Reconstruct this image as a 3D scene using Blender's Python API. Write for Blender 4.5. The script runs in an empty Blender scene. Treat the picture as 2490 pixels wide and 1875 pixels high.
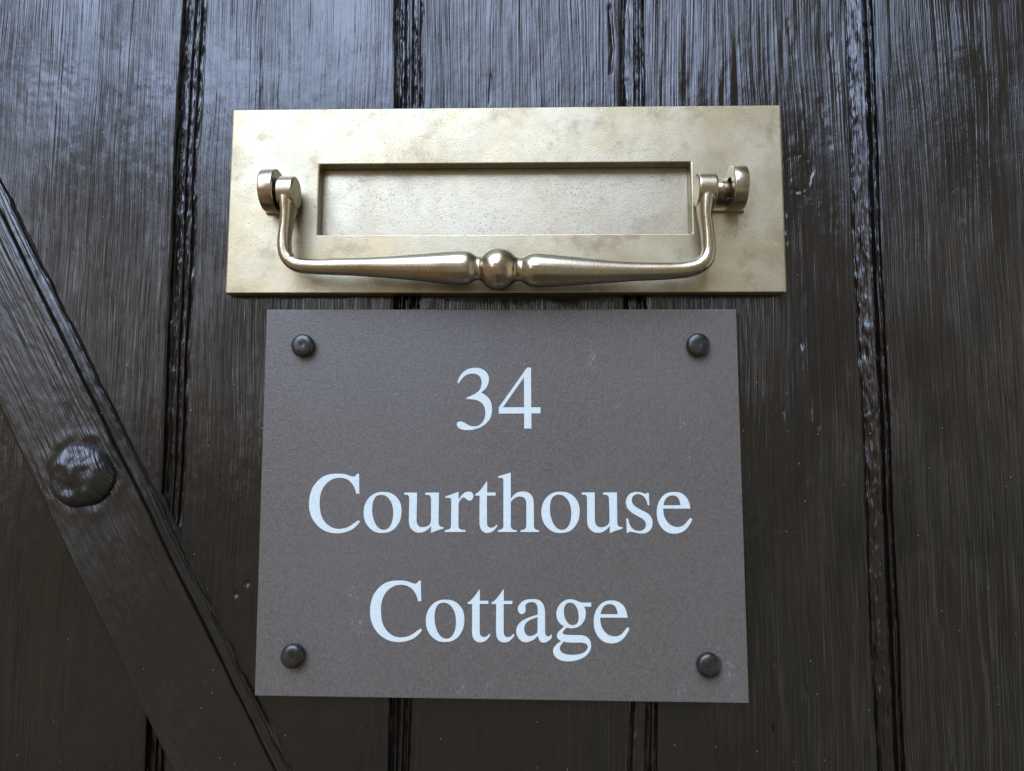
import bpy, bmesh, math, random
import numpy as np
from mathutils import Vector, Matrix

random.seed(7)
S = bpy.context.scene
COL = S.collection

# ------------------------------------------------------------------ camera
# Door face is the plane y = 0, x to the right, z up, metres; camera in front at -y.
cd = bpy.data.cameras.new('camera'); cam = bpy.data.objects.new('camera', cd); COL.objects.link(cam)
cd.sensor_width = 36.0
cd.lens = 36.0 * 1745.2 / 2490.0
cd.clip_start = 0.01; cd.clip_end = 500.0
RT = Vector((0.999663, 0.025669, 0.003783)); UP = Vector((-0.001349, -0.094177, 0.995555)); FW = Vector((-0.025912, 0.995224, 0.094111))
M = Matrix((RT, UP, -FW)).transposed().to_4x4()
M.translation = Vector((0.01492, -0.38816, -0.13853))
cam.matrix_world = M
S.camera = cam

# ------------------------------------------------------------------ world: sky above the roofs across the street
SUN_EL, SUN_AZ = math.radians(52), math.radians(200)
w = bpy.data.worlds.new('World'); S.world = w; w.use_nodes = True
nt = w.node_tree; nt.nodes.clear()
class NB:
    def __init__(s, t): s.t = t
    def n(s, typ, **kw):
        nd = s.t.nodes.new(typ)
        for k, v in kw.items():
            if k.startswith('i_'):
                key = k[2:]
                key = int(key) if key.isdigit() else key.replace('_', ' ')
                s.set(nd, key, v)
            else: setattr(nd, k, v)
        return nd
    def set(s, nd, key, v):
        if isinstance(v, bpy.types.NodeSocket): s.t.links.new(v, nd.inputs[key])
        else: nd.inputs[key].default_value = v
    def m(s, op, a, b=None, c=None, clamp=False):
        nd = s.t.nodes.new('ShaderNodeMath'); nd.operation = op; nd.use_clamp = clamp
        for i, v in enumerate((a, b, c)):
            if v is not None: s.set(nd, i, v)
        return nd.outputs[0]
    def mapr(s, v, a, b, c, d, smooth=True):
        nd = s.t.nodes.new('ShaderNodeMapRange'); nd.interpolation_type = 'SMOOTHSTEP' if smooth else 'LINEAR'
        s.set(nd, 0, v); s.set(nd, 1, a); s.set(nd, 2, b); s.set(nd, 3, c); s.set(nd, 4, d)
        return nd.outputs[0]
    def mix(s, f, a, b):
        nd = s.t.nodes.new('ShaderNodeMix'); nd.data_type = 'RGBA'
        s.set(nd, 0, f); s.set(nd, 6, a); s.set(nd, 7, b)
        return nd.outputs[2]
    def noise(s, vec, scale, detail=3, rough=0.55, dist=0.0):
        nd = s.t.nodes.new('ShaderNodeTexNoise'); s.set(nd, 'Vector', vec)
        s.set(nd, 'Scale', scale); s.set(nd, 'Detail', detail); s.set(nd, 'Roughness', rough); s.set(nd, 'Distortion', dist)
        return nd.outputs[0]
    def scl(s, vec, v, off=(0, 0, 0)):
        nd = s.t.nodes.new('ShaderNodeMapping'); s.set(nd, 0, vec); nd.inputs['Scale'].default_value = v; nd.inputs['Location'].default_value = off
        return nd.outputs[0]
b = NB(nt)
tc = b.n('ShaderNodeTexCoord').outputs['Generated']
sep = b.n('ShaderNodeSeparateXYZ', i_0=tc)
dx, dy, dz = sep.outputs
sky = b.n('ShaderNodeTexSky', sky_type='NISHITA', sun_disc=False, sun_elevation=SUN_EL, sun_rotation=SUN_AZ, air_density=1.0, dust_density=1.5, ozone_density=1.0)
rn = b.noise(tc, 3.0, 4, 0.6)
rn2 = b.noise(tc, 9.0, 3, 0.6)
# roofline of the houses opposite: higher to both sides of the gap in front of the door
lat = b.m('ABSOLUTE', b.m('SUBTRACT', dx, -0.24))
# the street opens to the left, where the sky comes down almost to the horizon
roof = b.m('ADD', b.m('MULTIPLY_ADD', rn, 0.14, b.mapr(dx, -0.43, -0.33, -0.08, 0.30)), b.m('MULTIPLY', b.mapr(lat, 0.30, 0.48, 0.0, 1.0), 0.75))
sm = b.mapr(b.m('SUBTRACT', dz, roof), -0.03, 0.06, 0.0, 1.0)
haze_low = b.mix(b.mapr(dz, 0.15, 0.50, 0, 1), (36, 36.5, 38.5, 1), (52, 67, 98, 1))
cloud = b.mix(b.mapr(rn2, 0.35, 0.70, 0.65, 1.0), sky.outputs[0], haze_low)
wall = b.mix(b.mapr(rn2, 0.44, 0.56, 0, 1), (2.2, 1.6, 1.1, 1), (8.0, 7.4, 6.4, 1))
ground = b.mix(b.mapr(dz, -0.78, -0.50, 0, 1), (0.8, 0.75, 0.62, 1), b.mix(b.mapr(b.noise(b.scl(tc, (1, 1, 1.0)), 7.0, 3, 0.6), 0.42, 0.58, 0, 1), (1.8, 1.65, 1.25, 1), (4.4, 4.2, 3.3, 1)))
low = b.mix(b.mapr(dz, -0.12, 0.10, 0, 1), ground, wall)
low = b.mix(b.mapr(dx, 0.05, 0.45, 0, 0.6), low, (1.2, 1.15, 0.95, 1))
low = b.mix(b.mapr(dx, -0.30, -0.05, 0.40, 0.0), low, (3.6, 2.3, 1.5, 1))
low = b.mix(b.mapr(dx, 0.70, 0.92, 0, 1), low, (6.5, 6.2, 5.6, 1))
behind = b.m('MAXIMUM', b.mapr(dy, -0.55, -0.20, 1.0, 0.12), b.mapr(dz, 0.25, 0.60, 1.0, 0.0))   # own eaves overhead
alls = b.mix(behind, (1.2, 1.1, 0.95, 1), b.mix(sm, low, cloud))
bg = b.n('ShaderNodeBackground', i_0=alls, i_1=0.1)
b.t.links.new(bg.outputs[0], b.n('ShaderNodeOutputWorld').inputs[0])

# ------------------------------------------------------------------ sun (overcast: weak, very soft)
sd = bpy.data.lights.new('sun', 'SUN'); so = bpy.data.objects.new('sun', sd); COL.objects.link(so)
sd.energy = 0.5; sd.angle = math.radians(50); sd.color = (1.0, 0.96, 0.9)
sdir = Vector((-0.25 * math.cos(SUN_EL), -math.cos(SUN_EL), math.sin(SUN_EL))).normalized()
so.rotation_euler = sdir.to_track_quat('Z', 'Y').to_euler()

vs = S.view_settings
vs.view_transform = 'Standard'; vs.look = 'None'; vs.exposure = 0.42; vs.gamma = 1.0; vs.use_curve_mapping = False
S.render.engine = 'CYCLES'

# ------------------------------------------------------------------ helpers
def tag(o, label=None, cat=None, group=None, kind=None):
    if label: o['label'] = label
    if cat: o['category'] = cat
    if group: o['group'] = group
    if kind: o['kind'] = kind
    return o
def empty(name, loc):
    o = bpy.data.objects.new(name, None); o.empty_display_size = 0.02; COL.objects.link(o); o.location = loc
    return o
def link(name, me, mat, parent, smooth=False, label=None):
    if mat and not me.materials: me.materials.append(mat)
    o = bpy.data.objects.new(name, me); COL.objects.link(o)
    if parent:
        o.parent = parent
        # vertices are given in world coordinates: bring them into the parent's frame
        p = parent; off = Vector((0, 0, 0))
        while p: off += p.location; p = p.parent
        me.transform(Matrix.Translation(-off))
    if smooth:
        me.polygons.foreach_set('use_smooth', [True] * len(me.polygons))
    if label: o['label'] = label
    me.update()
    return o
def bm_obj(name, bm, mat, parent, smooth=False, label=None, recalc=True):
    me = bpy.data.meshes.new(name)
    if recalc: bmesh.ops.recalc_face_normals(bm, faces=bm.faces[:])
    bm.to_mesh(me); bm.free()
    return link(name, me, mat, parent, smooth, label)
def box(bm, x0, x1, y0, y1, z0, z1):
    v = [bm.verts.new(p) for p in ((x0,y0,z0),(x1,y0,z0),(x1,y1,z0),(x0,y1,z0),(x0,y0,z1),(x1,y0,z1),(x1,y1,z1),(x0,y1,z1))]
    for f in ((0,1,2,3),(4,7,6,5),(0,4,5,1),(1,5,6,2),(2,6,7,3),(3,7,4,0)): bm.faces.new([v[i] for i in f])
def bevel(o, wd, seg=3, ang=35):
    m = o.modifiers.new('bevel', 'BEVEL'); m.width = wd; m.segments = seg; m.limit_method = 'ANGLE'; m.angle_limit = math.radians(ang)
    m.harden_normals = False
    return m

# numpy value noise
_rs = np.random.RandomState(11)
_T = _rs.rand(256, 256)
def vnoise(x, z, seed=0):
    x = np.asarray(x) + seed * 17.31; z = np.asarray(z) + seed * 9.77
    xi = np.floor(x).astype(int); zi = np.floor(z).astype(int)
    fx = x - xi; fz = z - zi
    fx = fx * fx * (3 - 2 * fx); fz = fz * fz * (3 - 2 * fz)
    g = lambda a, c: _T[(a + 31 * seed) & 255, c & 255]
    return (g(xi, zi) * (1 - fx) + g(xi + 1, zi) * fx) * (1 - fz) + (g(xi, zi + 1) * (1 - fx) + g(xi + 1, zi + 1) * fx) * fz - 0.5
def fbm(x, z, o=4, seed=0, gain=0.5):
    a = 1.0; r = 0
    for i in range(o):
        r = r + a * vnoise(x * 2 ** i, z * 2 ** i, seed + i); a *= gain
    return r

def grid_mesh(name, X, Y, Z):
    """X, Y, Z: 2D arrays (rows, cols) -> sheet mesh"""
    r, c = X.shape
    co = np.stack([X, Y, Z], -1).reshape(-1, 3).astype(np.float32)
    idx = np.arange(r * c).reshape(r, c)
    q = np.stack([idx[:-1, :-1], idx[:-1, 1:], idx[1:, 1:], idx[1:, :-1]], -1).reshape(-1, 4)
    return co, q
def mesh_np(name, co, quads):
    me = bpy.data.meshes.new(name)
    me.vertices.add(len(co)); me.vertices.foreach_set('co', co.ravel())
    n = len(quads)
    me.loops.add(n * 4); me.loops.foreach_set('vertex_index', quads.ravel().astype(np.int32))
    me.polygons.add(n); me.polygons.foreach_set('loop_start', np.arange(0, n * 4, 4, dtype=np.int32))
    me.polygons.foreach_set('loop_total', np.full(n, 4, dtype=np.int32))
    me.update(calc_edges=True); me.validate()
    return me

# ------------------------------------------------------------------ materials
def newmat(name):
    m = bpy.data.materials.new(name); m.use_nodes = True
    t = m.node_tree; t.nodes.clear()
    bb = NB(t); p = bb.n('ShaderNodeBsdfPrincipled'); out = bb.n('ShaderNodeOutputMaterial')
    t.links.new(p.outputs[0], out.inputs[0])
    pos = bb.n('ShaderNodeNewGeometry').outputs['Position']
    return m, bb, p, pos
def paint_mat(name, rot=0.0, streak=1.0, base=(0.0045, 0.0038, 0.0034), rlo=0.12, rhi=0.26):
    """black gloss paint brushed over coarse softwood grain; streaks run along local z rotated by rot"""
    m, bb, p, pos = newmat(name)
    mp = bb.n('ShaderNodeMapping', i_0=pos); mp.inputs['Rotation'].default_value = (0, rot, 0)
    v = mp.outputs[0]
    # slow sideways drift of the streaks
    drift = bb.noise(bb.scl(v, (14, 14, 5)), 1.0, 2)
    sx = bb.n('ShaderNodeSeparateXYZ', i_0=v)
    x2 = bb.m('MULTIPLY_ADD', bb.m('SUBTRACT', drift, 0.5), 0.011, sx.outputs[0])
    cv = bb.n('ShaderNodeCombineXYZ', i_0=x2, i_1=sx.outputs[1], i_2=sx.outputs[2]).outputs[0]
    fine = bb.noise(bb.scl(cv, (1050, 30, 6)), 1.0, 2, 0.6)
    mid = bb.noise(bb.scl(cv, (430, 20, 5)), 1.0, 3, 0.6)
    amt = bb.mapr(bb.noise(bb.scl(v, (16, 10, 9), (3, 1, 2)), 1.0, 3), 0.34, 0.64, 0.45, 1.45)
    broad = bb.noise(bb.scl(cv, (60, 10, 6)), 1.0, 3, 0.5)
    lump = bb.noise(bb.scl(v, (150, 100, 90)), 1.0, 3, 0.55)
    grit = bb.noise(bb.scl(v, (1, 1, 1)), 1500.0, 1, 0.5)
    h = bb.m('MULTIPLY', bb.m('ADD', bb.m('MULTIPLY', fine, 0.00058 * streak), bb.m('MULTIPLY', mid, 0.00042 * streak)), amt)
    h = bb.m('ADD', h, bb.m('MULTIPLY', broad, 0.0008))
    h = bb.m('ADD', h, bb.m('MULTIPLY', lump, 0.00028))
    h = bb.m('ADD', h, bb.m('MULTIPLY', grit, 0.000008))
    # sparse long pores pressed into the paint
    pore = bb.noise(bb.scl(cv, (700, 30, 38), (5, 0, 9)), 1.0, 1)
    pm = bb.mapr(pore, 0.24, 0.31, 1.0, 0.0)
    h = bb.m('SUBTRACT', h, bb.m('MULTIPLY', pm, 0.00009))
    bp = bb.n('ShaderNodeBump', i_Strength=1.0, i_Distance=1.0, i_Height=h)
    bb.t.links.new(bp.outputs[0], p.inputs['Normal'])
    # dust specks
    vo = bb.n('ShaderNodeTexVoronoi', i_Vector=bb.scl(pos, (1, 0, 0.7)), i_Scale=380.0)
    rnd = bb.n('ShaderNodeSeparateColor', i_0=vo.outputs['Color']).outputs[0]
    sp = bb.m('MULTIPLY', bb.mapr(vo.outputs['Distance'], 0.05, 0.13, 1.0, 0.0), bb.m('GREATER_THAN', rnd, 0.95))
    tone = bb.mapr(bb.noise(bb.scl(v, (30, 10, 7), (2, 8, 4)), 1.0, 3), 0.35, 0.7, 0.0, 1.0)
    c = bb.mix(tone, (*base, 1), (base[0] * 1.35, base[1] * 1.12, base[2] * 0.95, 1))
    c = bb.mix(bb.m('MULTIPLY', sp, 0.45), c, (0.35, 0.33, 0.28, 1))
    bb.t.links.new(c, p.inputs['Base Color'])
    rg = bb.mapr(bb.noise(bb.scl(v, (22, 10, 12), (7, 1, 1)), 1.0, 3), 0.3, 0.7, rlo, rhi)
    bb.t.links.new(rg, p.inputs['Roughness'])
    p.inputs['IOR'].default_value = 1.52
    return m
PAINT = paint_mat('black_gloss_paint')
BRACE_ROT = math.radians(29)
PAINT_BRACE = paint_mat('black_brace_paint', rot=BRACE_ROT, streak=1.1, base=(0.0055, 0.0048, 0.0038), rlo=0.16, rhi=0.32)
PAINT_IRON = paint_mat('black_iron_paint', rot=BRACE_ROT, streak=1.6, rlo=0.28, rhi=0.42, base=(0.007, 0.0065, 0.006))

def brass_mat(name, rough, pit, dark=1.0, silver=0.0):
    m, bb, p, pos = newmat(name)
    big = bb.noise(bb.scl(pos, (1, 1, 1)), 22.0, 4, 0.6)
    big2 = bb.noise(bb.scl(pos, (1, 1, 1), (3, 5, 1)), 60.0, 4, 0.65)
    c = bb.mix(bb.mapr(big, 0.35, 0.65, 0, 1), (0.315 * dark, 0.262 * dark, 0.160 * dark, 1), (0.38 * dark, 0.338 * dark, 0.240 * dark, 1))
    c = bb.mix(bb.mapr(big2, 0.52, 0.72, 0, 0.75), c, (0.23 * dark, 0.18 * dark, 0.11 * dark, 1))
    c = bb.mix(silver, c, (0.37, 0.34, 0.285, 1))
    pe = bb.noise(bb.scl(pos, (1, 1, 1), (1.3, 0, 2.1)), 38.0, 4, 0.7)
    c = bb.mix(bb.mapr(pe, 0.55, 0.75, 0, 0.4), c, (0.46 * dark, 0.34 * dark, 0.21 * dark, 1))
    gr = bb.noise(bb.scl(pos, (1, 1, 1), (7.3, 0, 5.1)), 45.0, 4, 0.7)
    c = bb.mix(bb.mapr(gr, 0.58, 0.78, 0, 0.25), c, (0.27 * dark, 0.265 * dark, 0.19 * dark, 1))
    pn = bb.noise(pos, 1100.0, 2, 0.6)
    pits = bb.mapr(pn, 0.33, 0.42, 1.0, 0.0)
    pz = bb.m('MULTIPLY', pits, bb.mapr(bb.noise(pos, 35.0, 3, 0.6), 0.38, 0.60, 0.3, 1.0))
    c = bb.mix(bb.m('MULTIPLY', pz, pit), c, (0.20, 0.165, 0.10, 1))
    bb.t.links.new(c, p.inputs['Base Color'])
    p.inputs['Metallic'].default_value = 1.0
    rg = bb.mapr(bb.noise(pos, 48.0, 4, 0.6), 0.3, 0.7, rough * 0.85, rough * 1.2)
    rg = bb.m('ADD', rg, bb.m('MULTIPLY', pz, 0.12))
    bb.t.links.new(rg, p.inputs['Roughness'])
    h = bb.m('ADD', bb.m('MULTIPLY', pn, 0.00008 if rough > 0.25 else 0.00004), bb.m('MULTIPLY', bb.noise(pos, 150.0, 3, 0.5), 0.00005 * (1 if rough > 0.25 else 0.35)))
    h = bb.m('ADD', h, bb.m('MULTIPLY', bb.noise(pos, 30.0, 2, 0.5), 0.0002 * (1 if rough > 0.25 else 0.3)))
    bp = bb.n('ShaderNodeBump', i_Strength=0.8, i_Distance=1.0, i_Height=h)
    bb.t.links.new(bp.outputs[0], p.inputs['Normal'])
    return m
BRASS = brass_mat('cast_brass_plate', 0.42, 0.85)
BRASS_FLAP = brass_mat('cast_brass_flap', 0.40, 0.7, 1.0, 0.35)
BRASS_POL = brass_mat('polished_brass', 0.23, 0.8, 1.08, 0.4)

def sign_mat():
    m, bb, p, pos = newmat('slate_grey_sign')
    f = bb.noise(bb.scl(pos, (1, 1, 0.7)), 1300.0, 2, 0.6)
    g = bb.noise(bb.scl(pos, (1, 1, 1)), 9.0, 3, 0.5)
    c = bb.mix(bb.mapr(f, 0.3, 0.7, 0, 1), (0.065, 0.057, 0.049, 1), (0.101, 0.088, 0.076, 1))
    c = bb.mix(bb.mapr(g, 0.35, 0.7, 0, 0.25), c, (0.105, 0.097, 0.094, 1))
    # pale scuffs, mostly near the lower edge
    sc = bb.mapr(bb.noise(bb.scl(pos, (1.0, 1, 0.55), (2, 1, 4)), 1100.0, 2, 0.7), 0.54, 0.62, 0.0, 1)
    zone = None
    for sx_, sz_, sr_ in ((-0.0782, -0.2129, 0.004), (-0.0783, -0.2270, 0.0035), (-0.0739, -0.2282, 0.0045), (-0.0233, -0.2485, 0.003), (-0.0217, -0.2594, 0.005), (-0.006, -0.2600, 0.004), (0.0922, -0.2592, 0.004),
                          (0.1192, -0.2609, 0.002), (0.1113, -0.2408, 0.004), (0.1163, -0.2490, 0.0055), (0.0479, -0.0886, 0.004), (0.0613, -0.1127, 0.0025), (0.0956, -0.1227, 0.003), (0.0985, -0.1387, 0.0025), (0.0342, -0.2519, 0.002)):
        dd = bb.n('ShaderNodeVectorMath', operation='DISTANCE', i_0=bb.scl(pos, (1, 0, 0.6)), i_1=(sx_, 0.0, sz_ * 0.6)).outputs[1]
        zz = bb.mapr(dd, sr_ * 0.2, sr_, 1.0, 0.0)
        zone = zz if zone is None else bb.m('MAXIMUM', zone, zz)
    c = bb.mix(bb.m('MULTIPLY', bb.m('MULTIPLY', sc, zone), 0.30), c, (0.30, 0.31, 0.34, 1))
    vo = bb.n('ShaderNodeTexVoronoi', i_Vector=pos, i_Scale=260.0)
    rnd = bb.n('ShaderNodeSeparateColor', i_0=vo.outputs['Color']).outputs[0]
    sp = bb.m('MULTIPLY', bb.mapr(vo.outputs['Distance'], 0.04, 0.10, 1.0, 0.0), bb.m('GREATER_THAN', rnd, 0.96))
    c = bb.mix(bb.m('MULTIPLY', sp, 0.5), c, (0.45, 0.43, 0.4, 1))
    bb.t.links.new(c, p.inputs['Base Color'])
    p.inputs['Roughness'].default_value = 0.40
    h = bb.m('MULTIPLY', f, 0.00022)
    bp = bb.n('ShaderNodeBump', i_Strength=1.0, i_Distance=1.0, i_Height=h)
    bb.t.links.new(bp.outputs[0], p.inputs['Normal'])
    return m
SIGN = sign_mat()
def letter_mat():
    m, bb, p, pos = newmat('pale_lettering')
    f = bb.noise(pos, 1000.0, 2, 0.6)
    c = bb.mix(bb.mapr(f, 0.3, 0.7, 0, 1), (0.455, 0.505, 0.49, 1), (0.52, 0.575, 0.56, 1))
    ch = bb.mapr(bb.noise(bb.scl(pos, (1, 1, 1), (4, 4, 4)), 700.0, 1, 0.5), 0.17, 0.21, 1, 0)
    c = bb.mix(bb.m('MULTIPLY', ch, 0.6), c, (0.25, 0.26, 0.28, 1))
    bb.t.links.new(c, p.inputs['Base Color'])
    p.inputs['Roughness'].default_value = 0.5
    bp = bb.n('ShaderNodeBump', i_Strength=1.0, i_Distance=1.0, i_Height=bb.m('MULTIPLY', f, 0.00006))
    bb.t.links.new(bp.outputs[0], p.inputs['Normal'])
    return m
LETTER = letter_mat()
def cap_mat():
    m, bb, p, pos = newmat('black_plastic_cap')
    n = bb.noise(pos, 260.0, 3, 0.6)
    c = bb.mix(bb.mapr(n, 0.35, 0.7, 0, 1), (0.008, 0.0075, 0.007, 1), (0.018, 0.017, 0.016, 1))
    bb.t.links.new(c, p.inputs['Base Color'])
    bb.t.links.new(bb.mapr(n, 0.3, 0.7, 0.20, 0.34), p.inputs['Roughness'])
    bp = bb.n('ShaderNodeBump', i_Strength=0.6, i_Distance=1.0, i_Height=bb.m('MULTIPLY', bb.noise(pos, 900.0, 2), 0.00003))
    bb.t.links.new(bp.outputs[0], p.inputs['Normal'])
    return m
CAP = cap_mat()

# ------------------------------------------------------------------ door: five planks, moulded joints, diagonal brace, dome nail
door = empty('plank_door', (0, 0, -0.9))
tag(door, 'black gloss painted plank door with vertical moulded joints, brushed paint streaks and a diagonal brace', 'door')

# joints: left edge x, right edge x at several heights (x wanders by a millimetre)
JOINTS = {
 1: [(-0.296, -0.1873, -0.1760), (-0.150, -0.1856, -0.1728), (-0.080, -0.1864, -0.1732), (-0.029, -0.1863, -0.1725), (0.0166, -0.1874, -0.1736), (0.1224, -0.1872, -0.1731)],
 2: [(-0.302, -0.0590, -0.0475), (-0.267, -0.0588, -0.0467), (-0.055, -0.0605, -0.0458), (0.057, -0.0627, -0.0468), (0.121, -0.0637, -0.0470)],
 3: [(-0.300, 0.0650, 0.0808), (-0.270, 0.0670, 0.0812), (-0.055, 0.0657, 0.0780), (0.057, 0.0650, 0.0788), (0.119, 0.0661, 0.0794)],
 4: [(-0.299, 0.1925, 0.2063), (-0.235, 0.1912, 0.2069), (-0.175, 0.1922, 0.2068), (-0.104, 0.1919, 0.2069), (-0.028, 0.1911, 0.2066), (0.045, 0.1920, 0.2071), (0.117, 0.1919, 0.2080)],
}
# profiles: (u across the joint, height in mm)
PROF = {
 1: [(0,0),(0.012,-3.6),(0.10,-4.9),(0.33,-4.7),(0.38,-2.2),(0.43,-1.5),(0.49,-3.6),(0.63,-3.8),(0.68,-1.6),(0.73,-1.2),(0.78,-3.4),(0.90,-3.5),(0.935,-1.6),(0.96,-2.6),(0.985,-2.2),(1,0)],
 2: [(0,0),(0.015,-3.6),(0.10,-4.8),(0.22,-3.8),(0.28,-2.0),(0.33,-2.2),(0.40,-4.6),(0.48,-4.4),(0.53,-1.0),(0.60,-0.9),(0.645,-4.0),(0.77,-4.2),(0.82,-1.4),(0.87,-1.3),(0.90,-3.4),(0.975,-3.2),(1,0)],
 3: [(0,0),(0.015,-3.4),(0.13,-4.4),(0.18,-2.2),(0.24,-1.7),(0.40,-1.0),(0.53,-0.6),(0.57,-1.2),(0.60,-4.4),(0.76,-4.6),(0.80,-1.5),(0.85,-1.0),(0.89,-1.4),(0.92,-3.4),(0.98,-3.0),(1,0)],
 4: [(0,0),(0.015,-3.8),(0.15,-4.8),(0.18,-4.0),(0.22,-3.7),(0.42,-2.2),(0.60,-0.55),(0.63,-1.2),(0.65,-4.4),(0.77,-4.4),(0.81,-1.3),(0.85,-0.8),(0.88,-1.2),(0.91,-3.2),(0.98,-2.8),(1,0)],
}
SPLIT = {1: 0.20, 2: 0.42, 3: 0.69, 4: 0.715}
zz_ = [-0.9, -0.6, -0.45, -0.38] + list(np.arange(-0.335, 0.1501, 0.0011)) + [0.20, 0.35, 0.6, 0.9]
Zr = np.array(zz_)
def jx(k, side):
    a = JOINTS[k]
    e = np.interp(Zr, [p[0] for p in a], [p[1 + side] for p in a])
    return e + 0.00035 * fbm(Zr * 60, 0 * Zr + k * 3 + side, 4, 5) + 0.0007 * vnoise(Zr * 22, 0 * Zr + k * 5 + side, 8)
JE = {k: (jx(k, 0), jx(k, 1)) for k in (1, 2, 3, 4)}
def crackline(X, Zg, pts, wid, depth):
    pts = np.array(pts); d = np.full(X.shape, 9.0)
    for (x0, z0), (x1, z1) in zip(pts[:-1], pts[1:]):
        vx, vz = x1 - x0, z1 - z0; L = vx * vx + vz * vz
        t = np.clip(((X - x0) * vx + (Zg - z0) * vz) / L, 0, 1)
        d = np.minimum(d, np.hypot(X - x0 - t * vx, Zg - z0 - t * vz))
    return -depth * np.exp(-(d / wid) ** 2)
def surf(X, Zg, k):
    """height of plank face (metres, + towards the viewer)"""
    wx = X + 0.004 * fbm(X * 8, Zg * 6, 3, 40 + k)
    h = 0.00045 * fbm(wx * 28, Zg * 2.2, 3, 3 + k)
    h += 0.00022 * fbm(wx * 150, Zg * 6, 3, 13 + k)
    ridge = np.clip(fbm(wx * 210, Zg * 14, 2, 23 + k), 0, 1) * np.clip(fbm(X * 14, Zg * 9, 2, 60 + k) * 2.5 - 0.25, 0, 1)
    h += 0.0024 * ridge + 0.00012 * fbm(X * 330, Zg * 150, 3, 91)
    # short wrinkles where the paint has sagged
    wr = np.clip(fbm(X * 22 + 3, Zg * 16, 2, 70 + k) * 3 - 0.8, 0, 1)
    h += wr * 0.00013 * fbm(X * 260, Zg * 330, 2, 80 + k)
    return h
extra = []
def build_plank(i):
    # parametric columns: [joint-left part | face | joint-right part]
    cols = []; hs = []
    n_r = len(Zr)
    if i > 1:
        k = i - 1; a, c = JE[k]; us = np.linspace(SPLIT[k], 1, 46)
        pu, ph = zip(*PROF[k])
        for u in us:
            cols.append(a + (c - a) * u)
            prof = np.interp(u + 0.018 * fbm(Zr * 55, 0 * Zr + 1.3, 3, 90 + k), pu, ph)
            hs.append((prof, u, k))
        left_face = JE[k][1]
    else:
        left_face = np.full(n_r, -0.55)
    right_face = JE[i][0] if i < 5 else np.full(n_r, 0.55)
    if i == 1: ts = np.concatenate([np.linspace(0, 0.60, 6), np.linspace(0.60, 1, 240)[1:]])
    elif i == 5: ts = np.concatenate([np.linspace(0, 0.36, 200), np.linspace(0.36, 1, 6)[1:]])
    else: ts = np.linspace(0, 1, 210)
    if i > 1: ts = ts[1:]
    for t in ts:
        cols.append(left_face + (right_face - left_face) * t); hs.append((np.zeros(n_r), None, None))
    if i < 5:
        k = i; a, c = JE[k]; us = np.linspace(0, SPLIT[k], 46)[1:]
        pu, ph = zip(*PROF[k])
        for u in us:
            cols.append(a + (c - a) * u)
            prof = np.interp(u + (0.018 * fbm(Zr * 55, 0 * Zr + 1.3, 3, 90 + k) if 0.03 < u else 0 * Zr), pu, ph)
            hs.append((prof, u, k))
    X = np.stack(cols, 1); P = np.stack([h[0] for h in hs], 1) * 0.001
    Zg = np.repeat(Zr[:, None], X.shape[1], 1)
    inj = np.array([h[1] is not None for h in hs], float)[None, :]
    deep = np.clip(-P / 0.003, 0, 1)
    # split planks keep the same noise on both sides of a boundary
    Y = P + surf(X, Zg, 0) * (1 - 0.6 * inj)
    Y += inj * (0.0011 * fbm(X * 420, Zg * 80, 4, 50) + 0.0012 * np.clip(fbm(X * 330, Zg * 130, 3, 55), 0, 1)) * np.clip(deep * 1.5, 0.25, 1)
    # soften plank arris
    if i > 1:
        d = X - JE[i - 1][1][:, None]; Y -= (1 - inj) * 0.0006 * np.exp(-np.clip(d, 0, 1) / 0.0008)
    if i < 5:
        d = JE[i][0][:, None] - X; Y -= (1 - inj) * 0.0006 * np.exp(-np.clip(d, 0, 1) / 0.0008)
    if i == 2:
        Y += crackline(X, Zg, [(-0.1408, 0.16), (-0.1404, 0.10), (-0.1398, 0.087), (-0.1385, 0.05), (-0.1390, 0.03)], 0.00045, 0.0007)
        for cx, cz in ((-0.1362, -0.2081), (-0.1422, -0.2140)):
            r = np.hypot(X - cx, Zg - cz); Y += -0.0011 * np.exp(-(r / 0.0011) ** 2)
    if i == 3:
        Y += crackline(X, Zg, [(-0.008, 0.075), (-0.0085, 0.058)], 0.0004, 0.0006)
        Y += crackline(X, Zg, [(0.0595, 0.115), (0.0615, 0.09), (0.0600, 0.076)], 0.0009, 0.0012)
    if i == 4:
        a = np.linspace(-1.9, 2.4, 22); kn = [(0.1619 + 0.0086 * math.cos(t) * (1 + 0.1 * math.sin(5 * t)), 0.0167 + 0.0105 * math.sin(t)) for t in a]
        Y += crackline(X, Zg, kn, 0.0004, 0.0016) * np.clip(0.35 + 1.6 * fbm(X * 200, Zg * 200, 2, 62), 0, 1)
        r = np.hypot((X - 0.1612) / 0.0012, (Zg + 0.0787) / 0.0026); Y += -0.0013 * np.exp(-r ** 2)
        for cx, cz, L in ((0.1650, -0.113, 0.014), (0.168, -0.128, 0.010), (0.1500, -0.118, 0.008), (0.1408, -0.245, 0.004), (0.1395, -0.281, 0.007), (0.157, -0.262, 0.006)):
            Y += crackline(X, Zg, [(cx, cz - L / 2), (cx + 0.0006, cz + L / 2)], 0.0006, 0.0009) * np.clip(0.5 + 1.5 * fbm(X * 350, Zg * 300, 2, 63), 0, 1)
        for q in range(9):
            cx = 0.146 + 0.0045 * (q % 3) + random.uniform(-.001, .001); cz = -0.006 - 0.009 * (q // 3) + random.uniform(-.002, .002)
            r = np.hypot((X - cx) / 0.0006, (Zg - cz) / 0.0016); Y += -0.0006 * np.exp(-r ** 2)
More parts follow.
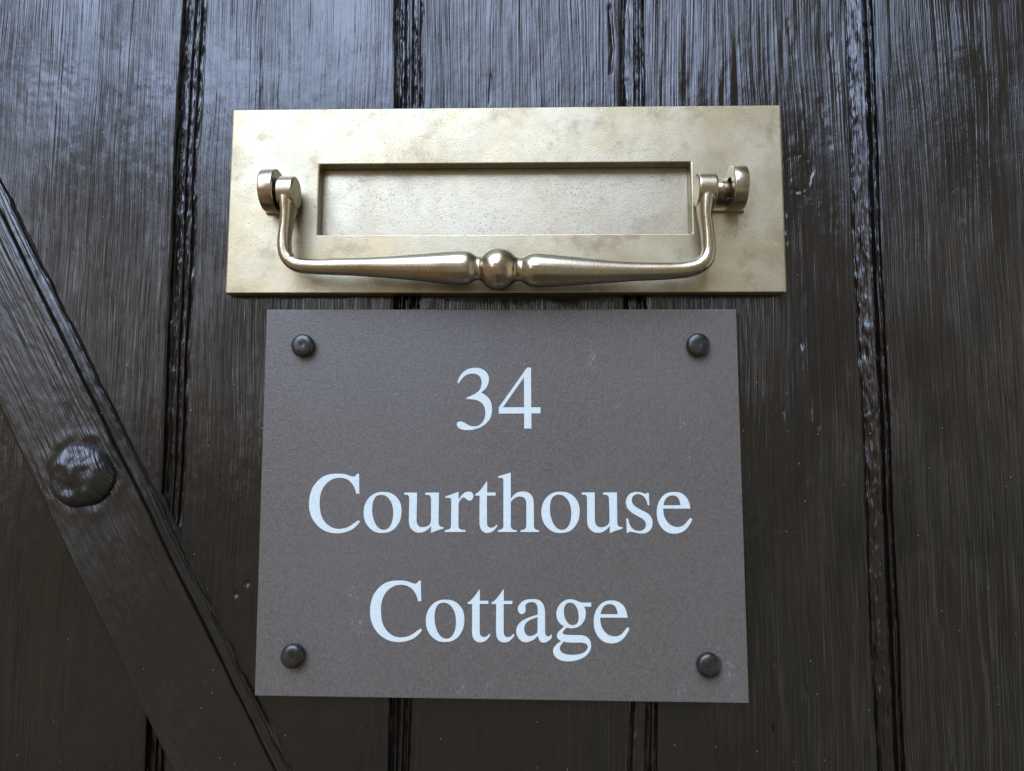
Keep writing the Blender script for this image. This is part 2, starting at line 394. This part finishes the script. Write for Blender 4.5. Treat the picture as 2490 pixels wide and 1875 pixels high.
        # long sunken grain scars beside the plate
        for cx, cz, L, s in ((0.176, 0.045, 0.024, 0.006), (0.183, 0.078, 0.036, 0.004), (0.160, 0.095, 0.02, 0.002)):
            Y += crackline(X, Zg, [(cx, cz + L / 2), (cx + s * 0.4, cz), (cx + s, cz - L / 2)], 0.0018, 0.0006) * (0.55 + fbm(X * 300, Zg * 160, 3, 61))
    Y -= 0.0060 * ((np.abs(X) < 0.1060) & (np.abs(Zg) < 0.0240))      # rebate cut for the letter slot
    Yw = -Y
    co, q = grid_mesh('p', X, Yw, Zg)
    r, c = X.shape; nv = len(co)
    # close the back so that each plank is a solid board
    idx = np.arange(r * c).reshape(r, c)
    ring = np.concatenate([idx[0, :], idx[1:, -1], idx[-1, -2::-1], idx[-2:0:-1, 0]])
    back = co[ring].copy(); back[:, 1] = 0.042
    co = np.concatenate([co, back]); n = len(ring); bi = np.arange(n) + nv
    q2 = np.stack([ring, bi, np.roll(bi, -1), np.roll(ring, -1)], 1)
    me = mesh_np('plank', np.ascontiguousarray(co), np.concatenate([q, q2]))
    return link('plank', me, PAINT, door, True)
for i in range(1, 6): build_plank(i)

# diagonal brace (flat wooden rail with a chamfered edge) built along its length
def brace():
    n = 430
    t = np.linspace(0, 1, n)
    zR = 0.10 + (-0.60 - 0.10) * t
    xR = -0.28713 + (0.01404 - zR) * 0.5578
    zz = zR
    # left edge for a perpendicular width of 49 mm
    ang = math.atan(0.5578); px, pz = -math.cos(ang), -math.sin(ang)
    w0 = 0.0514
    prof = []   # (distance from right foot towards the left, height): chamfered right side, squarer left side
    T_ = 0.0064
    prof += [(-0.0030, -0.0012), (-0.0016, 0.0002), (-0.0010, 0.0012), (-0.0006, 0.0021), (-0.0001, 0.0023), (0.0003, 0.0018)]
    prof += [(0.0006 + 0.0037 * q, 0.0016 + 0.0018 * q) for q in np.linspace(0, 1, 10)]
    prof += [(0.0045, 0.0040), (0.0046, 0.0052), (0.0049, 0.0060), (0.0054, 0.0063)]
    prof += [(q, T_) for q in np.linspace(0.0062, w0 - 0.0024, 90)]
    prof += [(w0 - 0.0016, T_ - 0.0001), (w0 - 0.0008, T_ - 0.0004), (w0 - 0.0002, T_ - 0.0010), (w0, T_ - 0.0025), (w0, 0.001), (w0 + 0.001, 0.0002), (w0 + 0.002, -0.0012)]
    prof = np.array(prof)
    D = prof[:, 0][None, :]; Hh = prof[:, 1][None, :]
    L = np.hypot(xR - xR[0], zz - zz[0])[:, None]
    wobR = 0.0008 * fbm(L * 28, 0 * L, 4, 31) ; wobL = 0.0007 * fbm(L * 30, 0 * L + 5, 4, 33)
    f = np.clip(D / w0, 0, 1)
    Dd = D + wobR * (1 - f) + wobL * f
    low = (Hh < 0.0022)
    Dd = Dd + np.where((D < 0.0006) & low, 0.0014 * fbm(L * 110, D * 300, 4, 35), 0)
    face = (Hh > 0.00625)
    Hs = Hh + face * (0.00028 * fbm(D * 90, L * 7, 3, 36) + 0.00022 * fbm(D * 420, L * 12, 3, 37)) + 0.00022 * fbm(D * 500, L * 260, 3, 38)
    # slight dishing and lumps round the nail
    X = xR[:, None] + px * Dd; Z = zz[:, None] + pz * Dd
    r = np.hypot(X + 0.2249, Z + 0.1514)
    Hs = Hs + face * (0.0007 * np.exp(-((r - 0.0215) / 0.004) ** 2) * (0.6 + fbm(X * 130, Z * 130, 3, 39)))
    co, q = grid_mesh('b', X, -Hs, Z)
    me = mesh_np('brace', np.ascontiguousarray(co), q[:, ::-1])
    return link('brace', me, PAINT_BRACE, door, True)
brace_o = brace()

# hand-forged dome nail in the brace
def dome_nail():
    nr, na = 34, 96
    rr = np.linspace(0.0, 1, nr)[:, None]; aa = np.linspace(0, 2 * math.pi, na, endpoint=False)[None, :]
    R = 0.0180
    ca, sa = np.cos(aa), np.sin(aa)
    wob = 1 + 0.035 * np.cos(2 * aa + 1) + 0.03 * np.cos(3 * aa + 0.4) + 0.015 * np.cos(7 * aa)
    rad = R * rr * wob
    h = 0.0105 * (1 - rr ** 2.3) ** 0.62
    X = rad * ca; Z = rad * sa
    # hammered facets
    for q in range(16):
        th = random.uniform(0, 6.28); rd = random.uniform(0.2, 0.85) * R
        fx, fz = rd * math.cos(th), rd * math.sin(th)
        d = np.hypot(X - fx, Z - fz); h = h - 0.0015 * np.exp(-(d / 0.0036) ** 2)
    h = h + 0.0016 * np.exp(-(np.hypot(X - 0.003, Z - 0.003) / 0.005) ** 2)
    h = h + 0.0008 * fbm(X * 230 + 5, Z * 170 + 5, 4, 44) * (1 - rr ** 6)
    h = np.where(rr > 0.999, -0.003, h)
    X = X - 0.2255; Z = Z - 0.1509
    Y = -(0.0060 + h)
    co = np.stack([X, Y, Z], -1).reshape(-1, 3).astype(np.float32)
    idx = np.arange(nr * na).reshape(nr, na)
    nx = np.roll(idx, -1, 1)
    q = np.stack([idx[:-1], nx[:-1], nx[1:], idx[1:]], -1).reshape(-1, 4)
    me = mesh_np('dome_nail', np.ascontiguousarray(co), q)
    bm = bmesh.new(); bm.from_mesh(me); bmesh.ops.remove_doubles(bm, verts=bm.verts[:], dist=1e-6)
    return bm_obj('dome_nail', bm, PAINT_IRON, door, True)
dome_nail()

# ------------------------------------------------------------------ brass letter plate with knocker handle
lp = empty('letter_plate', (0, 0, -0.0524))
tag(lp, 'cast brass letter plate with drop knocker handle above the grey sign', 'letter plate')

PF = -0.0072           # front of the plate
def faceplate():
    bm = bmesh.new()
    hw, hh = 0.1520, 0.0523
    O = [(-hw, -hh), (hw, -hh), (hw, hh), (-hw, hh)]
    I = [(-0.1019, -0.0197), (0.1019, -0.0197), (0.1019, 0.0201), (-0.1019, 0.0201)]
    of = [bm.verts.new((x, PF, z)) for x, z in O]; inf = [bm.verts.new((x, PF, z)) for x, z in I]
    ob = [bm.verts.new((x, 0.0002, z)) for x, z in O]; ib = [bm.verts.new((x, 0.0002, z)) for x, z in I]
    for k in range(4):
        j = (k + 1) % 4
        bm.faces.new((of[k], of[j], inf[j], inf[k])); bm.faces.new((ob[k], ib[k], ib[j], ob[j]))
        bm.faces.new((of[k], ob[k], ob[j], of[j])); bm.faces.new((inf[k], inf[j], ib[j], ib[k]))
    o = bm_obj('faceplate', bm, BRASS, lp, False)
    bevel(o, 0.0009, 3); return o
faceplate()
bm = bmesh.new(); box(bm, -0.1030, 0.1030, 0.0006, 0.0034, -0.0210, 0.0212)
bevel(bm_obj('flap', bm, BRASS_FLAP, lp), 0.0004, 2)

# pivot brackets: foot + round lug with a hole, extruded along x
def bracket(x0, x1, fx0, fx1, zc):
    bm = bmesh.new()
    n = 48; yc = -0.0170; R = 0.0113; r = 0.0050
    rings = []
    for x in (x0, x1):
        outer = []; inner = []
        for k in range(n):
            a = 2 * math.pi * k / n
            oy, oz = R * math.cos(a), R * math.sin(a)
            if oy > 0: oy = min(oy * 1.25, 0.0106); oz *= 0.99
            outer.append(bm.verts.new((x, yc + oy, zc + oz)))
            inner.append(bm.verts.new((x, yc + 0.0006 + r * math.cos(a), zc + 0.0004 + r * math.sin(a))))
        rings.append((outer, inner))
    (o0, i0), (o1, i1) = rings
    for k in range(n):
        j = (k + 1) % n
        bm.faces.new((o0[k], o0[j], o1[j], o1[k])); bm.faces.new((i0[k], i1[k], i1[j], i0[j]))
        bm.faces.new((o0[k], i0[k], i0[j], o0[j])); bm.faces.new((o1[k], o1[j], i1[j], i1[k]))
    box(bm, fx0, fx1, -0.0092, PF + 0.0002, zc - 0.0102, zc + 0.0085)
    o = bm_obj('pivot_bracket', bm, BRASS_POL, lp, False)
    bevel(o, 0.0008, 3, 50)
    for p in o.data.polygons: p.use_smooth = abs(p.normal.x) < 0.5 and p.area < 2e-5
    return o
bracket(-0.1285, -0.1207, -0.1306, -0.1130, 0.0018)
bracket(0.1199, 0.1276, 0.1125, 0.1301, 0.0019)
def pin(x0, x1, z):
    bm = bmesh.new(); n = 32
    a = [[bm.verts.new((x, -0.0170 + 0.0043 * math.cos(2 * math.pi * k / n), z + 0.0043 * math.sin(2 * math.pi * k / n))) for k in range(n)] for x in (x0, x1)]
    for k in range(n):
        j = (k + 1) % n; bm.faces.new((a[0][k], a[0][j], a[1][j], a[1][k]))
    bm.faces.new(a[0]); bm.faces.new(a[1][::-1])
    return bm_obj('hinge_pin', bm, BRASS_POL, lp, True)
pin(-0.1265, -0.1180, 0.0002); pin(0.1080, 0.1235, 0.0010)

PATH = [(-0.1152,-0.018,-0.0005,4.3,8.2),(-0.1149,-0.0182,-0.00686,4.2,7.6),(-0.11464,-0.0186,-0.01133,3.6,6.6),(-0.1149,-0.0193,-0.01757,3.2,5.3),(-0.11548,-0.01978,-0.02402,3.3,4.6),(-0.11531,-0.02025,-0.03023,3.5,4.2),(-0.11419,-0.0205,-0.03466,3.5,3.9),(-0.11144,-0.0205,-0.03822,3.7,3.9),(-0.10722,-0.0205,-0.04023,3.9,4.0),(-0.09956,-0.0205,-0.04091,4.1,4.1),(-0.08255,-0.0205,-0.04107,4.7,4.7),(-0.06514,-0.0205,-0.04132,5.5,5.5),(-0.04453,-0.0205,-0.04152,7.1,7.1),(-0.02938,-0.0205,-0.04178,8.6,8.6),(-0.02220,-0.02050,-0.04180,8.95,8.95),(-0.01960,-0.02050,-0.04188,8.90,8.90),(-0.01740,-0.02050,-0.04196,8.50,8.50),(-0.01580,-0.02050,-0.04201,7.70,7.70),(-0.01460,-0.02050,-0.04205,6.90,6.69),(-0.01340,-0.02050,-0.04209,6.40,6.21),(-0.01220,-0.02050,-0.04212,6.30,6.11),(-0.01110,-0.02050,-0.04216,6.80,6.60),(-0.00980,-0.02050,-0.04220,7.90,7.90),(-0.00860,-0.02050,-0.04224,8.90,8.90),(-0.00720,-0.02050,-0.04229,9.75,9.75),(-0.00560,-0.02050,-0.04234,10.40,10.40),(-0.00390,-0.02050,-0.04239,10.80,10.80),(-0.00220,-0.02050,-0.04245,10.95,10.95),(-0.00050,-0.02050,-0.04251,10.80,10.80),(0.00120,-0.02050,-0.04256,10.40,10.40),(0.00280,-0.02050,-0.04261,9.75,9.75),(0.00420,-0.02050,-0.04266,8.90,8.90),(0.00540,-0.02050,-0.04270,7.90,7.90),(0.00670,-0.02050,-0.04274,6.80,6.60),(0.00780,-0.02050,-0.04277,6.30,6.11),(0.00900,-0.02050,-0.04281,6.20,6.01),(0.01040,-0.02050,-0.04286,6.50,6.30),(0.01180,-0.02050,-0.04290,7.20,7.20),(0.01320,-0.02050,-0.04295,8.00,8.00),(0.01500,-0.02050,-0.04301,8.70,8.70),(0.01720,-0.02050,-0.04308,8.95,8.95),(0.02444,-0.0205,-0.04337,8.6,8.6),(0.04158,-0.0205,-0.04374,7.2,7.2),(0.05547,-0.0205,-0.044,6.0,6.0),(0.06933,-0.0205,-0.04404,5.1,5.1),(0.08104,-0.0205,-0.04396,4.7,4.7),(0.09019,-0.0205,-0.04366,4.4,4.4),(0.09636,-0.0205,-0.04303,4.3,4.3),(0.10191,-0.0205,-0.0413,4.1,4.2),(0.1058,-0.0205,-0.03826,3.9,4.1),(0.10738,-0.02043,-0.03346,3.5,4.0),(0.10748,-0.02003,-0.02823,3.4,4.5),(0.10687,-0.01947,-0.02079,3.2,5.2),(0.10614,-0.0187,-0.01355,3.3,6.5),(0.10655,-0.0182,-0.00805,4.1,7.6),(0.1073,-0.018,-0.00056,4.5,8.2)]
def catmull(P, sub):
    out = []; n = len(P)
    for i in range(n - 1):
        p0, p1, p2, p3 = P[max(i - 1, 0)], P[i], P[i + 1], P[min(i + 2, n - 1)]
        d = lambda a, c: max(np.linalg.norm(np.subtract(a, c)[:3]), 1e-9) ** 0.5
        t0 = 0; t1 = t0 + d(p1, p0) if i > 0 else t0 + d(p2, p1); t2 = t1 + d(p2, p1); t3 = t2 + (d(p3, p2) if i < n - 2 else d(p2, p1))
        p0, p1, p2, p3 = map(np.array, (p0, p1, p2, p3))
        if i == 0: p0 = 2 * p1 - p2
        if i == n - 2: p3 = 2 * p2 - p1
        for s in range(sub):
            t = t1 + (t2 - t1) * s / sub
            A1 = (t1 - t) / (t1 - t0) * p0 + (t - t0) / (t1 - t0) * p1
            A2 = (t2 - t) / (t2 - t1) * p1 + (t - t1) / (t2 - t1) * p2
            A3 = (t3 - t) / (t3 - t2) * p2 + (t - t2) / (t3 - t2) * p3
            B1 = (t2 - t) / (t2 - t0) * A1 + (t - t0) / (t2 - t0) * A2
            B2 = (t3 - t) / (t3 - t1) * A2 + (t - t1) / (t3 - t1) * A3
            out.append((t2 - t) / (t2 - t1) * B1 + (t - t1) / (t2 - t1) * B2)
    out.append(np.array(P[-1], float)); return out
def handle():
    P = catmull([tuple(p[:3]) + (p[3] * 0.001, p[4] * 0.001) for p in PATH], 6)
    bm = bmesh.new(); n = 36; prev = None
    for i, p in enumerate(P):
        a, c = P[max(i - 1, 0)], P[min(i + 1, len(P) - 1)]
        T = Vector((c[0] - a[0], 0, c[2] - a[2])).normalized()
        N = Vector((-T.z, 0, T.x))            # in the plane of the door, to the inner side
        ring = []
        for k in range(n):
            t = 2 * math.pi * k / n
            cs, sn = math.cos(t), math.sin(t)
            e = 2.0 if min(i, len(P) - 1 - i) > 40 else 2.5
            u = math.copysign(abs(cs) ** (2 / e), cs); v = math.copysign(abs(sn) ** (2 / e), sn)
            ring.append(bm.verts.new((p[0] + N.x * u * p[3], p[1] + v * p[4], p[2] + N.z * u * p[3])))
        if prev:
            for k in range(n):
                j = (k + 1) % n; bm.faces.new((prev[k], prev[j], ring[j], ring[k]))
        else: bm.faces.new(ring[::-1])
        prev = ring
    bm.faces.new(prev)
    # round knuckles
    for x0, x1, zc in ((-0.11960, -0.1105, 0.0000), (0.1021, 0.1121, 0.0002)):
        R = 0.0087; rings = []
        for x, rr in ((x0, R - 0.0006), (x0 + 0.0006, R), (x1 - 0.0006, R), (x1, R - 0.0006)):
            rings.append([bm.verts.new((x, -0.0180 + rr * math.cos(2 * math.pi * k / 48), zc + rr * math.sin(2 * math.pi * k / 48))) for k in range(48)])
        for q in range(3):
            for k in range(48):
                j = (k + 1) % 48; bm.faces.new((rings[q][k], rings[q][j], rings[q + 1][j], rings[q + 1][k]))
        bm.faces.new(rings[0][::-1]); bm.faces.new(rings[3])
    o = bm_obj('knocker_handle', bm, BRASS_POL, lp, True)
    m = o.modifiers.new('fuse', 'REMESH'); m.mode = 'VOXEL'; m.voxel_size = 0.00034; m.use_smooth_shade = True
    s = o.modifiers.new('soften', 'SMOOTH'); s.iterations = 6; s.factor = 0.5
    return o
handle()

# ------------------------------------------------------------------ house sign
sg = empty('house_sign', (0, 0, -0.2650))
tag(sg, 'matt grey rectangular house sign with pale serif lettering below the brass letter plate', 'house sign')
SF = -0.0050
bm = bmesh.new()
C4 = [(-0.12944, -0.06081), (0.12539, -0.06095), (0.12661, -0.26516), (-0.12837, -0.26454)]
f = [bm.verts.new((x, SF, z)) for x, z in C4]; k4 = [bm.verts.new((x, -0.0015, z)) for x, z in C4]
bm.faces.new(f); bm.faces.new(k4[::-1])
for i in range(4):
    j = (i + 1) % 4; bm.faces.new((f[i], k4[i], k4[j], f[j]))
bevel(bm_obj('panel', bm, SIGN, sg), 0.00035, 2)

GLYPHS = {'3':[[(0,2543,1),(117,2839,0),(306,3104,0),(568,3272,0),(855,3340,0),(1142,3333,0),(1407,3237,0),(1599,3057,0),(1697,2829,0),(1693,2589,0),(1593,2325,0),(1439,2133,0),(1280,2013,1),(1500,1882,0),(1692,1715,0),(1813,1512,0),(1869,1274,0),(1871,988,0),(1811,703,0),(1665,453,0),(1429,251,0),(1169,108,0),(884,31,0),(575,0,0),(314,23,0),(98,124,0),(6,271,0),(24,401,0),(154,454,0),(297,438,0),(477,348,0),(692,237,0),(895,195,0),(1120,226,0),(1309,346,0),(1451,536,0),(1520,797,0),(1518,1059,0),(1457,1273,0),(1337,1440,0),(1157,1559,0),(942,1630,0),(750,1649,0),(524,1658,1),(523,1735,1),(701,1809,0),(939,1929,0),(1153,2085,0),(1270,2276,0),(1316,2516,0),(1286,2744,0),(1170,2919,0),(1001,3008,0),(810,3032,0),(618,3008,0),(427,2923,0),(261,2767,0),(143,2611,0),(84,2515,1)]],'4':[[(1505,3268,1),(1720,3268,1),(1730,1135,1),(2226,1136,1),(2226,813,1),(1740,812,1),(1743,1,1),(1364,0,1),(1355,802,1),(1,794,1),(0,1124,1)],[(214,1125,1),(1355,1134,1),(1342,2740,1)]],'C':[[(2529,3130,1),(2637,3131,1),(2678,2090,1),(2516,2078,1),(2431,2354,0),(2290,2597,0),(2094,2784,0),(1844,2894,0),(1595,2919,0),(1326,2880,0),(1059,2746,0),(840,2545,0),(689,2301,0),(596,2012,0),(566,1659,0),(587,1328,0),(647,1020,0),(768,734,0),(965,494,0),(1217,320,0),(1487,238,0),(1756,236,0),(2023,292,0),(2288,425,0),(2486,569,0),(2662,691,1),(2749,610,1),(2601,438,0),(2382,240,0),(2117,107,0),(1806,24,0),(1494,0,0),(1157,41,0),(841,153,0),(544,349,0),(300,611,0),(122,928,0),(22,1280,0),(0,1633,0),(45,2009,0),(158,2364,0),(352,2654,0),(604,2899,0),(893,3050,0),(1229,3120,0),(1567,3130,0),(1861,3109,0),(2087,3044,0),(2246,2991,0),(2382,2979,0),(2448,3014,0),(2492,3068,0)]],'o':[[(1026,2142,0),(1301,2118,0),(1560,2010,0),(1769,1834,0),(1927,1590,0),(2001,1288,0),(2006,1019,0),(1952,700,0),(1812,415,0),(1612,187,0),(1359,52,0),(1071,0,0),(798,10,0),(540,97,0),(297,288,0),(121,521,0),(29,789,0),(0,1091,0),(40,1411,0),(162,1690,0),(346,1910,0),(565,2055,0),(787,2127,0)],[(927,1993,0),(1116,1957,0),(1289,1840,0),(1430,1655,0),(1529,1403,0),(1574,1117,0),(1565,849,0),(1519,580,0),(1421,362,0),(1288,219,0),(1102,156,0),(896,200,0),(722,341,0),(590,558,0),(498,826,0),(449,1128,0),(451,1414,0),(505,1684,0),(604,1870,0),(756,1968,0)]],'u':[[(41,2093,1),(691,2096,1),(689,634,1),(709,509,0),(779,384,0),(882,309,0),(1018,290,0),(1205,320,0),(1357,404,0),(1440,530,0),(1461,639,1),(1445,1747,1),(1412,1898,0),(1317,1973,0),(1129,1989,1),(1119,2040,1),(1153,2099,1),(1858,2102,1),(1861,608,1),(1869,474,0),(1910,366,0),(2004,311,0),(2137,304,1),(2132,234,1),(1921,165,0),(1718,97,0),(1490,4,1),(1470,4,1),(1468,371,1),(1343,220,0),(1158,85,0),(989,18,0),(819,0,0),(614,48,0),(442,181,0),(328,364,0),(285,598,1),(287,1723,1),(276,1875,0),(223,1959,0),(120,1984,0),(0,1992,1),(0,2042,1)]],'r':[[(5,1852,1),(698,2103,1),(709,1691,1),(856,1901,0),(1033,2056,0),(1233,2112,0),(1389,2080,0),(1479,1970,0),(1487,1838,0),(1415,1695,0),(1304,1646,0),(1192,1672,0),(1080,1759,0),(980,1809,0),(880,1769,0),(770,1636,0),(705,1482,1),(717,322,1),(752,191,0),(852,130,0),(1097,106,1),(1093,8,1),(0,0,1),(5,88,1),(220,144,0),(308,232,0),(328,385,1),(320,1634,1),(290,1744,0),(189,1787,0),(11,1771,1)]],'t':[[(613,2694,1),(640,2635,1),(644,2106,1),(1091,2108,1),(1092,1950,1),(636,1948,1),(646,560,1),(663,408,0),(730,310,0),(874,267,0),(1029,312,0),(1150,433,1),(1205,378,1),(1096,214,0),(920,61,0),(677,0,0),(499,36,0),(354,155,0),(275,340,0),(252,536,1),(251,1945,1),(7,1944,1),(0,1999,1),(172,2126,0),(371,2336,0),(503,2524,0)]],'h':[[(0,2901,1),(673,3108,1),(679,1720,1),(811,1896,0),(988,2040,0),(1188,2100,0),(1432,2108,0),(1632,2050,0),(1787,1901,0),(1872,1704,0),(1894,1463,1),(1899,393,1),(1922,219,0),(2010,132,0),(2175,101,1),(2169,14,1),(1205,8,1),(1204,95,1),(1392,139,0),(1485,238,0),(1506,412,1),(1504,1483,1),(1477,1658,0),(1366,1800,0),(1189,1850,0),(1011,1831,0),(834,1732,0),(679,1566,1),(684,385,1),(702,233,0),(796,125,0),(995,93,1),(990,6,1),(5,0,1),(4,87,1),(199,143,0),(282,230,0),(297,427,1),(286,2642,1),(274,2763,0),(185,2829,0),(7,2822,1)]],'s':[[(1116,2109,1),(1199,2097,1),(1227,1453,1),(1135,1475,1),(1083,1676,0),(1002,1842,0),(874,1970,0),(726,2033,0),(560,2032,0),(411,1967,0),(320,1838,0),(305,1672,0),(386,1489,0),(551,1352,0),(771,1225,0),(1028,1098,0),(1211,971,0),(1329,798,0),(1372,597,0),(1350,377,0),(1237,176,0),(1051,47,0),(829,0,0),(608,17,0),(388,61,0),(185,93,0),(111,32,1),(28,31,1),(8,768,1),(101,754,1),(162,516,0),(280,298,0),(444,171,0),(628,132,0),(813,146,0),(962,256,0),(1028,412,0),(1021,558,0),(931,704,0),(766,813,0),(528,939,0),(271,1103,0),(79,1303,0),(7,1487,0),(0,1671,0),(67,1873,0),(227,2058,0),(431,2142,0),(635,2153,0),(820,2126,0),(949,2071,0),(1042,2057,1)]],'e':[[(1754,1294,1),(325,1286,1),(348,1029,0),(427,774,0),(571,555,0),(753,410,0),(972,342,0),(1211,349,0),(1416,451,0),(1585,635,0),(1717,800,1),(1790,791,0),(1835,737,1),(1730,526,0),(1560,288,0),(1336,104,0),(1058,8,0),(764,0,0),(490,80,0),(254,280,0),(83,552,0),(5,863,0),(0,1192,0),(70,1523,0),(203,1781,0),(392,1993,0),(634,2114,0),(893,2152,0),(1152,2135,0),(1390,2026,0),(1589,1825,0),(1695,1569,0)],[(346,1455,1),(1241,1460,1),(1199,1676,0),(1110,1859,0),(982,1950,0),(816,1973,0),(631,1930,0),(481,1801,0),(386,1616,0)]],'a':[[(79,1649,0),(110,1820,0),(264,2023,0),(490,2145,0),(778,2182,0),(1066,2171,0),(1272,2082,0),(1416,1892,0),(1482,1652,0),(1494,1352,1),(1493,552,1),(1528,373,0),(1641,304,0),(1743,335,0),(1825,426,1),(1845,316,0),(1804,206,0),(1661,76,0),(1477,4,0),(1313,12,0),(1190,140,0),(1133,349,1),(945,168,0),(699,46,0),(494,0,0),(289,52,0),(125,199,0),(22,398,0),(0,617,0),(72,838,0),(225,1019,0),(471,1172,0),(738,1284,0),(1118,1404,1),(1112,1629,0),(1097,1829,0),(1005,1979,0),(861,2038,0),(675,2022,0),(531,1955,0),(466,1844,0),(481,1663,0),(450,1522,0),(286,1424,0),(152,1489,0)],[(1108,1288,1),(1108,488,1),(944,377,0),(739,309,0),(555,353,0),(452,482,0),(411,661,0),(431,841,0),(533,1002,0),(738,1144,0),(923,1216,0)]],'g':[[(1966,2970,1),(1964,2761,1),(1596,2771,1),(1664,2596,0),(1679,2371,0),(1627,2123,0),(1487,1897,0),(1279,1738,0),(1049,1673,0),(865,1666,0),(693,1698,1),(554,1562,0),(473,1427,0),(565,1349,0),(749,1324,0),(1140,1315,0),(1484,1309,0),(1736,1227,0),(1896,1050,0),(1945,804,0),(1893,559,0),(1731,334,0),(1455,153,0),(1088,38,0),(721,0,0),(378,52,0),(126,194,0),(0,405,0),(0,606,0),(127,808,0),(403,1016,1),(242,1122,0),(185,1278,0),(232,1436,0),(382,1583,0),(555,1753,1),(336,1908,0),(199,2132,0),(158,2379,0),(211,2650,0),(385,2911,0),(640,3083,0),(894,3130,0),(1148,3087,0),(1332,3010,0),(1516,2966,1)],[(824,2960,0),(1008,2939,0),(1169,2794,0),(1272,2569,0),(1317,2277,0),(1292,2030,0),(1188,1871,0),(1004,1818,0),(820,1872,0),(659,2046,0),(568,2293,0),(546,2563,0),(592,2789,0),(685,2914,0)],[(529,991,1),(770,949,0),(1092,941,0),(1459,945,0),(1688,891,0),(1784,758,0),(1732,601,0),(1571,444,0),(1319,352,0),(975,321,0),(631,356,0),(425,454,0),(329,609,0),(356,766,0)]]}

def outline(pts):
    """closed contour with corner flags -> dense smooth polyline"""
    n = len(pts); P = [np.array(p[:2], float) * 1e-5 for p in pts]; F = [p[2] for p in pts]
    out = []
    for i in range(n):
        p1, p2 = P[i], P[(i + 1) % n]
        p0 = P[i - 1] if not F[i] else None
        p3 = P[(i + 2) % n] if not F[(i + 1) % n] else None
        if p0 is None and p3 is None:
            out.append(p1); continue
        if p0 is None: p0 = 2 * p1 - p2 + 0.45 * (2 * p2 - p1 - p3) * 0 + (p2 - p1) * 0 - 0.35 * (p3 - 2 * p2 + p1) * 0
        if p3 is None: p3 = 2 * p2 - p1
        d = [max(np.linalg.norm(a - c), 1e-9) ** 0.5 for a, c in ((p1, p0), (p2, p1), (p3, p2))]
        t0 = 0; t1 = d[0]; t2 = t1 + d[1]; t3 = t2 + d[2]
        sub = 6
        for s in range(sub):
            t = t1 + (t2 - t1) * s / sub
            A1 = (t1 - t) / (t1 - t0) * p0 + (t - t0) / (t1 - t0) * p1
            A2 = (t2 - t) / (t2 - t1) * p1 + (t - t1) / (t2 - t1) * p2
            A3 = (t3 - t) / (t3 - t2) * p2 + (t - t2) / (t3 - t2) * p3
            B1 = (t2 - t) / (t2 - t0) * A1 + (t - t0) / (t2 - t0) * A2
            B2 = (t3 - t) / (t3 - t1) * A2 + (t - t1) / (t3 - t1) * A3
            out.append((t2 - t) / (t2 - t1) * B1 + (t - t1) / (t2 - t1) * B2)
    return out
def lettering(items, text):
    cu = bpy.data.curves.new('lettering', 'CURVE'); cu.dimensions = '2D'; cu.fill_mode = 'BOTH'; cu.extrude = 0.00012
    for ch, x, z in items:
        for con in GLYPHS[ch]:
            pl = outline(con); sp = cu.splines.new('POLY'); sp.points.add(len(pl) - 1); sp.use_cyclic_u = True
            for q, p in zip(sp.points, pl): q.co = (p[0] + x, p[1] + z, 0, 1)
    tmp = bpy.data.objects.new('tmp', cu); COL.objects.link(tmp)
    dg = bpy.context.evaluated_depsgraph_get()
    me = bpy.data.meshes.new_from_object(tmp.evaluated_get(dg)); bpy.data.objects.remove(tmp)
    me.name = 'lettering'
    me.transform(Matrix(((1, 0, 0, 0), (0, 0, -1, SF - 0.00005), (0, 1, 0, 0), (0, 0, 0, 1))))
    me.materials.clear()
    return link('lettering', me, LETTER, sg, False, text)
lettering([('3', -0.02451, -0.12623), ('4', -0.00206, -0.12532)], 'pale house number 34')
lettering([('C', -0.1028, -0.18101), ('o', -0.07344, -0.18064), ('u', -0.05217, -0.18043), ('r', -0.03019, -0.17994), ('t', -0.01446, -0.18027), ('h', -0.00226, -0.17975), ('o', 0.0207, -0.18004), ('u', 0.04186, -0.17987), ('s', 0.06515, -0.18004), ('e', 0.08126, -0.17994)], 'pale word Courthouse')
lettering([('C', -0.0689, -0.23656), ('o', -0.03951, -0.23626), ('t', -0.01787, -0.23628), ('t', -0.00536, -0.23622), ('a', 0.00764, -0.23603), ('g', 0.0269, -0.24535), ('e', 0.04787, -0.23602)], 'pale word Cottage')

def screw_cap(x, z, i):
    bm = bmesh.new(); n = 48
    prof = [(0.0060, 0), (0.0062, -0.0012), (0.0062, -0.0030), (0.0060, -0.0038), (0.0054, -0.0044), (0.0043, -0.0048), (0.0028, -0.0050), (0.0013, -0.00495), (0.0004, -0.0048)]
    rings = []
    for r, y in prof:
        rings.append([bm.verts.new((x + r * math.cos(2 * math.pi * k / n), SF + y, z + r * math.sin(2 * math.pi * k / n))) for k in range(n)])
    for a, c in zip(rings[:-1], rings[1:]):
        for k in range(n):
            j = (k + 1) % n; bm.faces.new((a[k], a[j], c[j], c[k]))
    bm.faces.new(rings[-1])
    # moulding nib at the rim
    a = -1.75 + 0.15 * i
    m0 = Vector((x + 0.0061 * math.cos(a), SF - 0.0011, z + 0.0061 * math.sin(a)))
    bmesh.ops.create_icosphere(bm, subdivisions=2, radius=0.0005, matrix=Matrix.Translation(m0))
    return bm_obj('screw_cap', bm, CAP, sg, True)
for i, (x, z) in enumerate([(-0.10796, -0.08111), (0.10404, -0.08072), (-0.10819, -0.24365), (0.10613, -0.24585)]): screw_cap(x, z, i)
